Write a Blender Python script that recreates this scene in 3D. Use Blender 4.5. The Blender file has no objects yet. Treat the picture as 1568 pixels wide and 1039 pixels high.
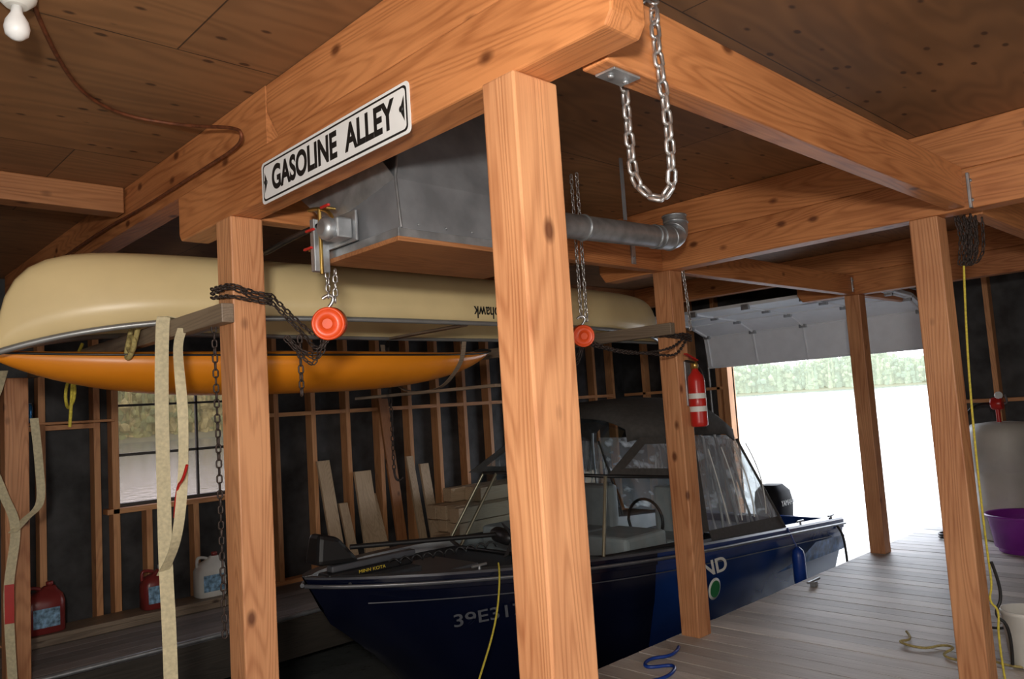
import bpy, bmesh, math, random
from mathutils import Vector, Matrix, noise
random.seed(7)
scene=bpy.context.scene
COL=scene.collection
H=1.57
# ---------------------------------------------------------------- camera
F=1220.0
p=math.radians(4.92); r=math.radians(3.7)
a=math.radians(46)
fH=Vector((math.cos(a),math.sin(a),0)); R0=Vector((math.sin(a),-math.cos(a),0)); Z=Vector((0,0,1))
fw=fH*math.cos(p)+Z*math.sin(p); U0=-fH*math.sin(p)+Z*math.cos(p)
Rc=R0*math.cos(r)-U0*math.sin(r); Uc=R0*math.sin(r)+U0*math.cos(r)
cam=bpy.data.cameras.new('camera'); camo=bpy.data.objects.new('camera',cam); COL.objects.link(camo)
m=Matrix.Identity(4)
for i in range(3):
    m[i][0]=Rc[i]; m[i][1]=Uc[i]; m[i][2]=-fw[i]
m[2][3]=H
camo.matrix_world=m
cam.sensor_width=36; cam.lens=36*F/1600; cam.clip_start=.05; cam.clip_end=3000
scene.camera=camo
try:
    scene.view_settings.view_transform='Standard'
    scene.view_settings.look='None'
except Exception as e: print(e)

# ---------------------------------------------------------------- materials
def newmat(name):
    mt=bpy.data.materials.new(name); mt.use_nodes=True
    nt=mt.node_tree; nt.nodes.clear()
    out=nt.nodes.new('ShaderNodeOutputMaterial'); b=nt.nodes.new('ShaderNodeBsdfPrincipled')
    nt.links.new(b.outputs[0],out.inputs[0])
    return mt,nt,b,out
def M(name,c,rough=.5,metal=0.0,var=.12,scale=8,bump=0.0,alpha=1,stretch=(1,1,1),haze_glow=None,spec=None):
    mt,nt,b,out=newmat(name); L=nt.links.new
    tc=nt.nodes.new('ShaderNodeTexCoord'); mp=nt.nodes.new('ShaderNodeMapping'); mp.inputs['Scale'].default_value=stretch
    n=nt.nodes.new('ShaderNodeTexNoise'); n.inputs['Scale'].default_value=scale; n.inputs['Detail'].default_value=5
    cr=nt.nodes.new('ShaderNodeValToRGB')
    cr.color_ramp.elements[0].position=.3; cr.color_ramp.elements[1].position=.7
    cr.color_ramp.elements[0].color=[max(0,x*(1-var)) for x in c]+[1]
    cr.color_ramp.elements[1].color=[min(1,x*(1+var)) for x in c]+[1]
    L(tc.outputs['Object'],mp.inputs[0]); L(mp.outputs[0],n.inputs['Vector']); L(n.outputs['Fac'],cr.inputs[0]); L(cr.outputs[0],b.inputs['Base Color'])
    b.inputs['Roughness'].default_value=rough; b.inputs['Metallic'].default_value=metal; b.inputs['Alpha'].default_value=alpha
    if spec is not None: b.inputs['Specular IOR Level'].default_value=spec
    if haze_glow:  # aerial haze painted into the material as self-glow
        b.inputs['Emission Color'].default_value=list(haze_glow[:3])+[1]; b.inputs['Emission Strength'].default_value=haze_glow[3]
    if bump:
        bp=nt.nodes.new('ShaderNodeBump'); bp.inputs['Strength'].default_value=bump; bp.inputs['Distance'].default_value=.01
        L(n.outputs['Fac'],bp.inputs['Height']); L(bp.outputs[0],b.inputs['Normal'])
    return mt
def math_n(nt,op,a0,b0=None,clamp=False,c0=None):
    n=nt.nodes.new('ShaderNodeMath'); n.operation=op; n.use_clamp=clamp
    for i,v in enumerate((a0,b0,c0)):
        if v is None: continue
        if isinstance(v,(int,float)): n.inputs[i].default_value=v
        else: nt.links.new(v,n.inputs[i])
    return n.outputs[0]
def wood(name,light,dark,axis,freq=34,knots=True,rough=.5,cell=None,ringw=.75):
    mt,nt,b,out=newmat(name); L=nt.links.new
    tc=nt.nodes.new('ShaderNodeTexCoord'); oi=nt.nodes.new('ShaderNodeObjectInfo')
    off=nt.nodes.new('ShaderNodeVectorMath'); off.operation='ADD'
    rnd=math_n(nt,'MULTIPLY',oi.outputs['Random'],37.0)
    L(tc.outputs['Object'],off.inputs[0]); L(rnd,off.inputs[1])
    vec=off.outputs[0]
    if cell:
        sep=nt.nodes.new('ShaderNodeSeparateXYZ'); L(tc.outputs['Object'],sep.inputs[0])
        q=math_n(nt,'FLOOR',math_n(nt,'DIVIDE',math_n(nt,'ADD',sep.outputs[cell[0]],2.6),cell[1]))
        wn=nt.nodes.new('ShaderNodeTexWhiteNoise'); wn.noise_dimensions='1D'; L(q,wn.inputs['W'])
        o2=nt.nodes.new('ShaderNodeVectorMath'); o2.operation='ADD'
        L(vec,o2.inputs[0]); L(math_n(nt,'MULTIPLY',wn.outputs['Value'],23.0),o2.inputs[1]); vec=o2.outputs[0]
    def mp(s):
        n=nt.nodes.new('ShaderNodeMapping'); sc=[1,1,1]; sc['XYZ'.index(axis)]=s; n.inputs['Scale'].default_value=sc
        L(vec,n.inputs[0]); return n.outputs[0]
    n1=nt.nodes.new('ShaderNodeTexNoise'); n1.inputs['Scale'].default_value=4.2; n1.inputs['Detail'].default_value=1.8; L(mp(.08),n1.inputs['Vector'])
    ring=math_n(nt,'SINE',math_n(nt,'MULTIPLY',n1.outputs['Fac'],freq*6.28))
    ring=math_n(nt,'MULTIPLY_ADD',ring,.5,False,.5)
    n2=nt.nodes.new('ShaderNodeTexNoise'); n2.inputs['Scale'].default_value=110; n2.inputs['Detail'].default_value=4; L(mp(.025),n2.inputs['Vector'])
    n3=nt.nodes.new('ShaderNodeTexNoise'); n3.inputs['Scale'].default_value=2.6; n3.inputs['Detail'].default_value=5; L(mp(.5),n3.inputs['Vector'])
    f=math_n(nt,'ADD',math_n(nt,'MULTIPLY',math_n(nt,'POWER',ring,2.2),ringw*.45),math_n(nt,'MULTIPLY',n2.outputs['Fac'],.75))
    f=math_n(nt,'ADD',f,math_n(nt,'MULTIPLY',math_n(nt,'SUBTRACT',n3.outputs['Fac'],.5),1.7))
    f=math_n(nt,'SUBTRACT',f,.14,True)
    mix=nt.nodes.new('ShaderNodeMix'); mix.data_type='RGBA'; mix.inputs[6].default_value=list(light)+[1]; mix.inputs[7].default_value=list(dark)+[1]
    L(f,mix.inputs[0]); colr=mix.outputs[2]
    if knots:
        v=nt.nodes.new('ShaderNodeTexVoronoi'); v.inputs['Scale'].default_value=5.5; L(mp(.6),v.inputs['Vector'])
        k=nt.nodes.new('ShaderNodeMapRange'); k.inputs[1].default_value=.06; k.inputs[2].default_value=.14; k.inputs[3].default_value=1; k.inputs[4].default_value=0
        L(v.outputs['Distance'],k.inputs[0])
        mk=nt.nodes.new('ShaderNodeMix'); mk.data_type='RGBA'; L(math_n(nt,'MULTIPLY',k.outputs[0],.85),mk.inputs[0]); L(colr,mk.inputs[6])
        mk.inputs[7].default_value=[dark[0]*.3,dark[1]*.22,dark[2]*.2,1]; colr=mk.outputs[2]
    if cell:
        mk=nt.nodes.new('ShaderNodeMix'); mk.data_type='RGBA'; mk.blend_type='MULTIPLY'; mk.inputs[0].default_value=1; L(colr,mk.inputs[6])
        g=math_n(nt,'MULTIPLY_ADD',wn.outputs['Value'],.4,False,.65)
        cb=nt.nodes.new('ShaderNodeCombineXYZ'); [L(g,cb.inputs[i]) for i in range(3)]
        L(cb.outputs[0],mk.inputs[7]); colr=mk.outputs[2]
    L(colr,b.inputs['Base Color']); b.inputs['Roughness'].default_value=rough
    bp=nt.nodes.new('ShaderNodeBump'); bp.inputs['Strength'].default_value=.25; bp.inputs['Distance'].default_value=.004; L(f,bp.inputs['Height']); L(bp.outputs[0],b.inputs['Normal'])
    return mt
def wood3(name,l,d,**k): return {ax:wood(name+'_'+ax,l,d,ax,**k) for ax in 'XYZ'}
FIR=wood3('fir_timber',(.62,.25,.09),(.27,.08,.022))
FIRP=wood3('fir_post',(.70,.34,.16),(.34,.12,.045))
FIRD=wood3('fir_timber_aged',(.42,.18,.07),(.18,.06,.02))
STUD=wood3('stud_lumber',(.70,.35,.155),(.42,.17,.07),knots=False)
GREYW=wood3('weathered_lumber',(.27,.205,.145),(.12,.085,.06))
DARKW=wood3('dark_crib_lumber',(.06,.05,.04),(.03,.025,.02))
PALE=wood3('pale_lumber',(.62,.46,.30),(.38,.26,.16),knots=False)
DOCK=wood('dock_boards',(.72,.66,.60),(.38,.33,.29),'Y',cell=(0,.146),rough=.55,ringw=.4,knots=False)
DOCKX=wood('walkway_boards',(.34,.30,.275),(.17,.15,.135),'X',cell=(1,.15),rough=.7,knots=False)
def plywood():
    mt,nt,b,out=newmat('ceiling_plywood'); L=nt.links.new
    tc=nt.nodes.new('ShaderNodeTexCoord')
    br=nt.nodes.new('ShaderNodeTexBrick'); br.inputs['Scale'].default_value=1; br.inputs['Brick Width'].default_value=2.44; br.inputs['Row Height'].default_value=1.22
    br.inputs['Mortar Size'].default_value=.003; br.inputs['Color1'].default_value=(.31,.15,.062,1); br.inputs['Color2'].default_value=(.235,.112,.048,1); br.inputs['Mortar'].default_value=(.06,.03,.015,1)
    L(tc.outputs['Object'],br.inputs['Vector'])
    mp=nt.nodes.new('ShaderNodeMapping'); mp.inputs['Scale'].default_value=(.16,1,1); L(tc.outputs['Object'],mp.inputs[0])
    n=nt.nodes.new('ShaderNodeTexNoise'); n.inputs['Scale'].default_value=3.0; n.inputs['Detail'].default_value=2; L(mp.outputs[0],n.inputs['Vector'])
    s=math_n(nt,'SINE',math_n(nt,'MULTIPLY',n.outputs['Fac'],90.0)); s=math_n(nt,'MULTIPLY_ADD',s,.10,False,.88)
    n2=nt.nodes.new('ShaderNodeTexNoise'); n2.inputs['Scale'].default_value=1.2; n2.inputs['Detail'].default_value=6; L(tc.outputs['Object'],n2.inputs['Vector'])
    s=math_n(nt,'MULTIPLY',s,math_n(nt,'ADD',n2.outputs['Fac'],.5))
    cb=nt.nodes.new('ShaderNodeCombineXYZ'); [L(s,cb.inputs[i]) for i in range(3)]
    mk=nt.nodes.new('ShaderNodeMix'); mk.data_type='RGBA'; mk.blend_type='MULTIPLY'; mk.inputs[0].default_value=1; L(br.outputs['Color'],mk.inputs[6]); L(cb.outputs[0],mk.inputs[7])
    v=nt.nodes.new('ShaderNodeTexVoronoi'); v.inputs['Scale'].default_value=9
    mp2=nt.nodes.new('ShaderNodeMapping'); mp2.inputs['Scale'].default_value=(.7,1.3,1); L(tc.outputs['Object'],mp2.inputs[0]); L(mp2.outputs[0],v.inputs['Vector'])
    k=nt.nodes.new('ShaderNodeMapRange'); k.inputs[1].default_value=.09; k.inputs[2].default_value=.16; k.inputs[3].default_value=.85; k.inputs[4].default_value=0; L(v.outputs['Distance'],k.inputs[0])
    m2=nt.nodes.new('ShaderNodeMix'); m2.data_type='RGBA'; L(k.outputs[0],m2.inputs[0]); L(mk.outputs[2],m2.inputs[6]); m2.inputs[7].default_value=(.04,.016,.008,1)
    L(m2.outputs[2],b.inputs['Base Color']); b.inputs['Roughness'].default_value=.6
    return mt
PLY=plywood()
TAR=M('tar_paper',(.036,.036,.038),.6,var=.7,scale=5,bump=.9)
GALV=M('galvanized_steel',(.42,.44,.46),.42,.75,var=.25,scale=14)
GALVD=M('duct_steel',(.27,.28,.30),.5,.5,var=.25,scale=6)
CHS=M('chain_steel',(.6,.6,.6),.3,.9,var=.2,scale=40)
CHD=M('chain_rusty',(.06,.045,.04),.55,.6,var=.4,scale=40)
CREAM=M('canoe_cream',(.78,.62,.33),.35,var=.06,scale=3)
YEL=M('kayak_orange_yellow',(.82,.27,.012),.35,var=.15,scale=1.5)
GRAYR=M('gunwale_aluminium',(.35,.36,.36),.4,.6)
BLACK=M('black_plastic',(.012,.012,.013),.45)
COWL=M('cowling_black',(.010,.010,.012),.6,spec=.12)
BLKP=M('black_paint',(.01,.01,.01),.5)
WHITE=M('white_enamel',(.82,.83,.83),.35,var=.04)
WPL=M('white_plastic',(.72,.72,.68),.45,var=.06)
RED=M('red_enamel',(.5,.02,.015),.3,var=.1)
ORNG=M('hoist_orange',(.85,.09,.015),.35,var=.08)
NAVY=M('hull_navy',(.003,.005,.018),.2,.0,var=.15,scale=3)
BLUE=M('hull_blue',(.006,.03,.15),.2,.0,var=.25,scale=2)
GDK=M('boat_deck_carpet',(.03,.032,.038),.9,var=.3,scale=60,bump=.3)
GTRIM=M('boat_grey_trim',(.10,.105,.12),.35,.2)
REG=M('registration_vinyl',(.05,.055,.07),.4)
INT=M('boat_interior_grey',(.50,.52,.54),.55)
CANV=M('canopy_canvas',(.065,.060,.056),.85,var=.15,scale=30,bump=.2)
STRAP=M('strap_webbing',(.62,.55,.36),.8,var=.15,scale=60)
YROPE=M('yellow_rope',(.60,.50,.06),.7,var=.25,scale=80)
WROPE=M('pale_rope',(.42,.34,.13),.8,var=.3,scale=80)
RUST=M('rusty_tubing',(.16,.05,.02),.6,.3,var=.4,scale=30)
PURP=M('purple_plastic',(.25,.03,.34),.4)
DBLUE=M('blue_fender',(.01,.05,.3),.35)
BRASS=M('brass',(.5,.33,.1),.35,.9)
JUGR=M('jug_red',(.22,.03,.028),.3)
GREEN=M('green_badge',(.02,.2,.06),.5)
def glass(name,tint,gl=.12,rough=.05,diff=0.0):
    mt=bpy.data.materials.new(name); mt.use_nodes=True; nt=mt.node_tree; nt.nodes.clear(); L=nt.links.new
    o=nt.nodes.new('ShaderNodeOutputMaterial'); t=nt.nodes.new('ShaderNodeBsdfTransparent'); t.inputs[0].default_value=list(tint)+[1]
    g=nt.nodes.new('ShaderNodeBsdfGlossy'); g.inputs['Roughness'].default_value=rough; g.inputs[0].default_value=(.9,.95,1,1)
    n=nt.nodes.new('ShaderNodeTexNoise'); n.inputs['Scale'].default_value=9
    tc=nt.nodes.new('ShaderNodeTexCoord'); L(tc.outputs['Object'],n.inputs['Vector'])
    bp=nt.nodes.new('ShaderNodeBump'); bp.inputs['Strength'].default_value=.15; L(n.outputs['Fac'],bp.inputs['Height']); L(bp.outputs[0],g.inputs['Normal'])
    mx=nt.nodes.new('ShaderNodeMixShader'); mx.inputs[0].default_value=gl; L(t.outputs[0],mx.inputs[1]); L(g.outputs[0],mx.inputs[2]); res=mx.outputs[0]
    if diff:
        tr=nt.nodes.new('ShaderNodeBsdfTranslucent'); tr.inputs[0].default_value=(.85,.88,.9,1)
        df=nt.nodes.new('ShaderNodeBsdfDiffuse'); df.inputs[0].default_value=(.7,.72,.74,1)
        ma=nt.nodes.new('ShaderNodeMixShader'); L(tr.outputs[0],ma.inputs[1]); L(df.outputs[0],ma.inputs[2])
        n4=nt.nodes.new('ShaderNodeTexNoise'); n4.inputs['Scale'].default_value=6; n4.inputs['Detail'].default_value=3
        mp=nt.nodes.new('ShaderNodeMapping'); mp.inputs['Scale'].default_value=(2.5,1,.5); mp.inputs['Rotation'].default_value=(0,.5,0); L(tc.outputs['Object'],mp.inputs[0]); L(mp.outputs[0],n4.inputs['Vector'])
        rg=nt.nodes.new('ShaderNodeMapRange'); rg.inputs[1].default_value=.5; rg.inputs[2].default_value=.68; rg.inputs[3].default_value=diff*.35; rg.inputs[4].default_value=diff*1.8; L(n4.outputs['Fac'],rg.inputs[0])
        mb=nt.nodes.new('ShaderNodeMixShader'); L(rg.outputs[0],mb.inputs[0]); L(res,mb.inputs[1]); L(ma.outputs[0],mb.inputs[2]); res=mb.outputs[0]
    L(res,o.inputs[0]); return mt
WGL=glass('window_glass',(.52,.475,.46),.04)
BGL=glass('windshield_glass',(.82,.88,.88),.12)
VIN=glass('clear_vinyl',(.76,.79,.80),.22,.2,diff=.42)

# ---------------------------------------------------------------- helpers
def link(ob,parent=None):
    COL.objects.link(ob)
    if parent: ob.parent=parent
    return ob
def empty(name,loc=(0,0,0)):
    e=bpy.data.objects.new(name,None); e.empty_display_size=.1; COL.objects.link(e); return e
def mesh(name,vs,fs,mats,parent=None,smooth=False,midx=None,loc=None,solid=0,bevel=0,sub=0):
    me=bpy.data.meshes.new(name)
    if loc is None:
        n=len(vs); loc=Vector((sum(v[0] for v in vs)/n,sum(v[1] for v in vs)/n,sum(v[2] for v in vs)/n))
    loc=Vector(loc)
    me.from_pydata([Vector(v)-loc for v in vs],[],fs); me.update()
    if not isinstance(mats,(list,tuple)): mats=[mats]
    for mm in mats: me.materials.append(mm)
    if midx:
        for q,i in zip(me.polygons,midx): q.material_index=i
    bm=bmesh.new(); bm.from_mesh(me); bmesh.ops.recalc_face_normals(bm,faces=bm.faces); bm.to_mesh(me); bm.free()
    if smooth:
        for q in me.polygons: q.use_smooth=True
    ob=bpy.data.objects.new(name,me); ob.location=loc; link(ob,parent)
    if solid:
        s=ob.modifiers.new('s','SOLIDIFY'); s.thickness=solid; s.offset=0
    if bevel:
        bv=ob.modifiers.new('b','BEVEL'); bv.width=bevel; bv.segments=2; bv.limit_method='ANGLE'
    if sub:
        s=ob.modifiers.new('u','SUBSURF'); s.levels=sub; s.render_levels=sub
    return ob
CUBEF=[(0,1,3,2),(4,6,7,5),(0,4,5,1),(2,3,7,6),(0,2,6,4),(1,5,7,3)]
def boxv(x0,x1,y0,y1,z0,z1): return [(x,y,z) for x in (x0,x1) for y in (y0,y1) for z in (z0,z1)]
def box(name,x0,x1,y0,y1,z0,z1,mat,parent=None,bevel=.004):
    if isinstance(mat,dict):
        d=[x1-x0,y1-y0,z1-z0]; mat=mat['XYZ'[d.index(max(d))]]
    return mesh(name,boxv(x0,x1,y0,y1,z0,z1),CUBEF,mat,parent,bevel=bevel)
def boxes(name,lst,mat,parent=None,bevel=0):
    vs=[];fs=[]
    for b in lst:
        n=len(vs); vs+=boxv(*b); fs+=[tuple(i+n for i in f) for f in CUBEF]
    return mesh(name,vs,fs,mat,parent,bevel=bevel,loc=(0,0,0))
def tube(name,pts,rad,mat,parent=None,res=3,cyc=False,smooth=True):
    cu=bpy.data.curves.new(name,'CURVE'); cu.dimensions='3D'; cu.bevel_depth=rad; cu.bevel_resolution=res; cu.use_fill_caps=True
    if smooth and len(pts)>2:
        sp=cu.splines.new('NURBS'); sp.points.add(len(pts)-1)
        for q,v in zip(sp.points,pts): q.co=(*v,1)
        sp.order_u=3; sp.use_endpoint_u=True; sp.use_cyclic_u=cyc; sp.resolution_u=8
    else:
        sp=cu.splines.new('POLY'); sp.points.add(len(pts)-1)
        for q,v in zip(sp.points,pts): q.co=(*v,1)
        sp.use_cyclic_u=cyc
    cu.materials.append(mat)
    return link(bpy.data.objects.new(name,cu),parent)
def lathe(name,prof,origin,axis,mat,parent=None,seg=28,smooth=True,bevel=0):
    ax=Vector(axis).normalized(); u=ax.orthogonal().normalized(); v=ax.cross(u); o=Vector(origin)
    vs=[];fs=[]
    for (rr,t) in prof:
        for i in range(seg):
            an=2*math.pi*i/seg; vs.append(o+ax*t+(u*math.cos(an)+v*math.sin(an))*rr)
    for j in range(len(prof)-1):
        for i in range(seg):
            k=(i+1)%seg; fs.append((j*seg+i,j*seg+k,(j+1)*seg+k,(j+1)*seg+i))
    fs.append(tuple(range(seg))); fs.append(tuple((len(prof)-1)*seg+i for i in range(seg)))
    ob=mesh(name,vs,fs,mat,parent)
    if smooth:
        for q in ob.data.polygons[:]:
            q.use_smooth=len(q.vertices)==4
    return ob
def catm(pts,n=12):
    P=[Vector(q) for q in pts]
    if len(P)<3: return [P[0].lerp(P[1],i/n) for i in range(n+1)]
    out=[]
    for i in range(len(P)-1):
        p0=P[max(i-1,0)];p1=P[i];p2=P[i+1];p3=P[min(i+2,len(P)-1)]
        for k in range(n):
            t=k/n; out.append(.5*((2*p1)+(-p0+p2)*t+(2*p0-5*p1+4*p2-p3)*t*t+(-p0+3*p1-3*p2+p3)*t**3))
    out.append(P[-1]); return out
def chain(name,pts,mat,parent=None,ll=.042,w=.026,rr=.0042):
    path=catm(pts); pitch=ll-2*rr*1.15
    pos=[];acc=0;nxt=0
    for i in range(len(path)-1):
        d=(path[i+1]-path[i]).length
        while nxt<=acc+d and d>0:
            t=(nxt-acc)/d; pos.append((path[i].lerp(path[i+1],t),(path[i+1]-path[i]).normalized())); nxt+=pitch
        acc+=d
    vs=[];fs=[];S=12;T=5
    for j,(c,tg) in enumerate(pos):
        u=Vector((1,.6,0)) if abs(tg.z)>.5 else Vector((0,0,1))
        u=(u-tg*u.dot(tg)).normalized(); v=tg.cross(u)
        an=math.pi/4+(j%2)*math.pi/2+random.uniform(-.25,.25)
        s=u*math.cos(an)+v*math.sin(an); nrm=tg.cross(s)
        b=len(vs)
        hl=(ll-w)/2; rad=w/2-rr
        for i in range(S):
            t=2*math.pi*(i+.5)/S
            cx=math.cos(t)*rad; cy=math.sin(t)*rad+(hl if math.sin(t)>0 else -hl)
            ctr=c+s*cx+tg*cy; rd=(s*math.cos(t)+tg*math.sin(t))
            for k in range(T):
                q=2*math.pi*k/T; vs.append(ctr+rd*math.cos(q)*rr+nrm*math.sin(q)*rr)
        for i in range(S):
            for k in range(T):
                i2=(i+1)%S;k2=(k+1)%T
                fs.append((b+i*T+k,b+i2*T+k,b+i2*T+k2,b+i*T+k2))
    return mesh(name,vs,fs,mat,parent,smooth=True)
def ribbon(name,pts,wv,width,mat,parent=None,twist=0):
    path=catm(pts,8); wv=Vector(wv).normalized(); vs=[];fs=[]
    for i,c in enumerate(path):
        an=twist*math.sin(i*.23); w2=(Matrix.Rotation(an,3,'Z')@wv)*width/2
        vs+= [c-w2,c+w2]
    for i in range(len(path)-1): fs.append((2*i,2*i+1,2*i+3,2*i+2))
    return mesh(name,vs,fs,mat,parent,smooth=False,solid=.003)
def text(name,body,origin,xd,yd,width,height,mat,parent=None,ext=.002,off=.0):
    cu=bpy.data.curves.new(name,'FONT'); cu.body=body; cu.extrude=.5; cu.offset=off; cu.align_x='CENTER'; cu.align_y='CENTER'
    cu.materials.append(mat)
    ob=bpy.data.objects.new(name,cu); COL.objects.link(ob)
    bpy.context.view_layer.update(); d=ob.dimensions
    xd=Vector(xd).normalized();yd=Vector(yd).normalized();zd=xd.cross(yd)
    sx=width/d.x; sy=height/d.y
    mm=Matrix.Identity(4)
    for i in range(3):
        mm[i][0]=xd[i]*sx; mm[i][1]=yd[i]*sy; mm[i][2]=zd[i]*ext; mm[i][3]=origin[i]
    ob.matrix_world=mm
    if parent: ob.parent=parent
    return ob
def rrect(name,c,xd,yd,w,h,rad,th,mat,parent=None):
    xd=Vector(xd);yd=Vector(yd);zd=xd.cross(yd);c=Vector(c);vs=[]
    for z in (0,th):
        for (sx,sy,a0) in ((1,1,0),(-1,1,90),(-1,-1,180),(1,-1,270)):
            for k in range(5):
                an=math.radians(a0+k*22.5)
                vs.append(c+xd*(sx*(w/2-rad)+math.cos(an)*rad)+yd*(sy*(h/2-rad)+math.sin(an)*rad)+zd*z)
    n=20; fs=[tuple(range(n)),tuple(range(n,2*n))]+[(i,(i+1)%n,n+(i+1)%n,n+i) for i in range(n)]
    return mesh(name,vs,fs,mat,parent)

# ---------------------------------------------------------------- room shell
WY=7.3; DX=9.3; CZ=2.86; BX=-2.6; RY=-2.2
box('ceiling',BX-.1,DX+.3,RY-.1,WY+.2,CZ,CZ+.04,PLY,bevel=0)
fl=[]
x=BX
while x<9.62:
    y1=3.16 if x>.85 else WY-.11
    fl.append((x+.005,x+.141,RY+.01,y1,-.04,random.uniform(-.003,0))); x+=.146
boxes('floor',fl,DOCK)
dk=empty('dock_frame')
box('edge_joist',.9,9.6,3.11,3.16,-.30,-.045,GREYW,dk); box('end_joist',.85,.9,3.16,5.9,-.30,-.045,DARKW,dk)
for i,xx in enumerate((1.5,4.5,7.5)): box('crib_%d'%i,xx-.1,xx+.1,2.85,3.05,-.62,-.045,GREYW,dk)
wk=[]
y=5.95
while y<WY-.12:
    wk.append((.9,DX-.11,y+.003,y+.147,-.04,0)); y+=.15
boxes('floor_walkway',wk,DOCKX)
wf=empty('walkway_frame')
box('walkway_joist',.9,DX-.11,5.9,5.95,-.3,.0,DARKW,wf)
tube('edge_pipe',[(.9,5.88,.03),(DX-.2,5.88,.03)],.018,GALV,wf)
wx0,wx1,wz0,wz1=2.20,3.24,.93,2.06
wl=boxes('wall_left',[(BX,wx0,WY,WY+.03,-.5,CZ),(wx1,DX,WY,WY+.03,-.5,CZ),(wx0,wx1,WY,WY+.03,-.5,wz0),(wx0,wx1,WY,WY+.03,wz1,CZ)],TAR)
sw=.05; sd=.125
k=0; xx=-2.45
while xx<DX-.05:
    inside = wx0-.02<xx<wx1+.0
    top=wz0-.04 if inside else CZ
    box('stud_%d'%k,xx,xx+sw,WY-sd,WY-.001,.04,top,STUD,wl,bevel=.002)
    k+=1; xx+=.405
box('sole_plate',BX,DX,WY-sd,WY-.001,0,.04,STUD,wl)
xx=-2.45+sw
while xx<DX-.4:
    for zz in ((1.62,) if not (wx0-.42<xx<wx1) else ()):
        box('blocking',xx,xx+.355,WY-sd,WY-.001,zz,zz+.04,STUD,wl,bevel=.002)
    xx+=.405
box('rough_sill',wx0-.1,wx1+.1,WY-sd,WY-.001,wz0-.045,wz0,STUD,wl); box('rough_header',wx0-.1,wx1+.1,WY-sd,WY-.001,wz1,wz1+.1,STUD,wl)
box('jack_stud_a',wx0-.055,wx0,WY-sd,WY-.001,.04,wz1,STUD,wl); box('jack_stud_b',wx1,wx1+.045,WY-sd,WY-.001,.04,wz1,STUD,wl)
win=empty('window_1')
fr=M('window_frame_dark',(.05,.045,.04),.5)
for i,b in enumerate([(wx0,wx0+.03,WY-.03,WY+.03,wz0,wz1),(wx1-.03,wx1,WY-.03,WY+.03,wz0,wz1),(wx0,wx1,WY-.03,WY+.03,wz0,wz0+.03),(wx0,wx1,WY-.03,WY+.03,wz1-.03,wz1),
    (wx0,wx1,WY-.02,WY+.01,1.36,1.385),(wx0,wx1,WY-.02,WY+.01,1.79,1.81),(wx0+.70,wx0+.72,WY-.02,WY+.01,wz0,wz1)]):
    box('frame_%d'%i,*b,fr,win,bevel=.002)
box('pane',wx0+.02,wx1-.02,WY+.0,WY+.004,wz0+.02,wz1-.02,WGL,win,bevel=0)
dy0,dy1=3.0,5.47; dz=2.36
wb=boxes('wall_back',[(DX,DX+.03,dy1,WY,-.5,CZ),(DX,DX+.03,RY,dy0,-.5,CZ),(DX,DX+.03,dy0,dy1,dz,CZ)],TAR)
yy=RY+.1;k=0
while yy<WY-.1:
    if not (dy0-.05<yy<dy1): box('back_stud_%d'%k,DX-sd,DX-.001,yy,yy+sw,.0,CZ,STUD,wb,bevel=.002)
    k+=1; yy+=.405
box('door_jamb_a',DX-.12,DX+.05,dy1,dy1+.09,-.1,dz,STUD,wb); box('door_jamb_b',DX-.12,DX+.05,dy0-.09,dy0,0,dz,STUD,wb)
box('door_header',DX-.12,DX-.001,dy0-.09,dy1+.09,dz,dz+.24,FIRD,wb)
box('back_block_a',DX-sd,DX-.001,RY,dy0-.09,1.3,1.338,STUD,wb); box('back_block_b',DX-sd,DX-.001,dy1+.09,WY-.1,1.62,1.66,STUD,wb)
wr=boxes('wall_right',[(BX,DX,RY-.03,RY,-.5,CZ)],TAR)
for i in range(29): box('right_stud_%d'%i,BX+.05+i*.405,BX+.088+i*.405,RY+.001,RY+sd,0,CZ,STUD,wr,bevel=0)
boxes('wall_front',[(BX-.03,BX,RY,WY,-.5,CZ)],TAR)
door=empty('door_1'); DW=M('garage_door_white',(.84,.86,.89),.4,var=.04)
d0,d1=2.93,5.72
def panel(nm,x0,z0,x1,z1):
    v0=Vector((x0,0,z0));v1=Vector((x1,0,z1));t=(v1-v0);n=Vector((-t.z,0,t.x)).normalized()*.02
    vs=[]
    for y_ in (d0,d1):
        for q in (v0-n,v1-n,v1+n,v0+n): vs.append((q.x,y_,q.z))
    mesh(nm,vs,[(0,1,2,3),(4,5,6,7),(0,1,5,4),(1,2,6,5),(2,3,7,6),(3,0,4,7)],DW,door,bevel=.006)
    nn=n.normalized()
    if nn.x>0: nn=-nn
    for i in range(5):
        y_=d0+.06+i*(d1-d0-.12)/4
        a_=v0.lerp(v1,.04)+nn*.026; b_=v0.lerp(v1,.96)+nn*.026
        tube(nm+'_stile_%d'%i,[(a_.x,y_,a_.z),(b_.x,y_,b_.z)],.014,DW,door,res=1)
        h_=v0.lerp(v1,1.0)+nn*.03
        box(nm+'_hinge_%d'%i,h_.x-.02,h_.x+.02,y_-.045,y_+.045,h_.z-.03,h_.z+.03,GALV,door,bevel=.003)
    tube(nm+'_rail',[((v0+nn*.024).x,d0,(v0+nn*.024).z),((v0+nn*.024).x,d1,(v0+nn*.024).z)],.012,DW,door,res=1)
panel('section_a',9.16,1.92,9.10,2.33); panel('section_b',9.09,2.345,8.72,2.47); panel('section_c',8.70,2.475,8.2,2.50); panel('section_d',8.18,2.50,7.75,2.52)
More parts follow.
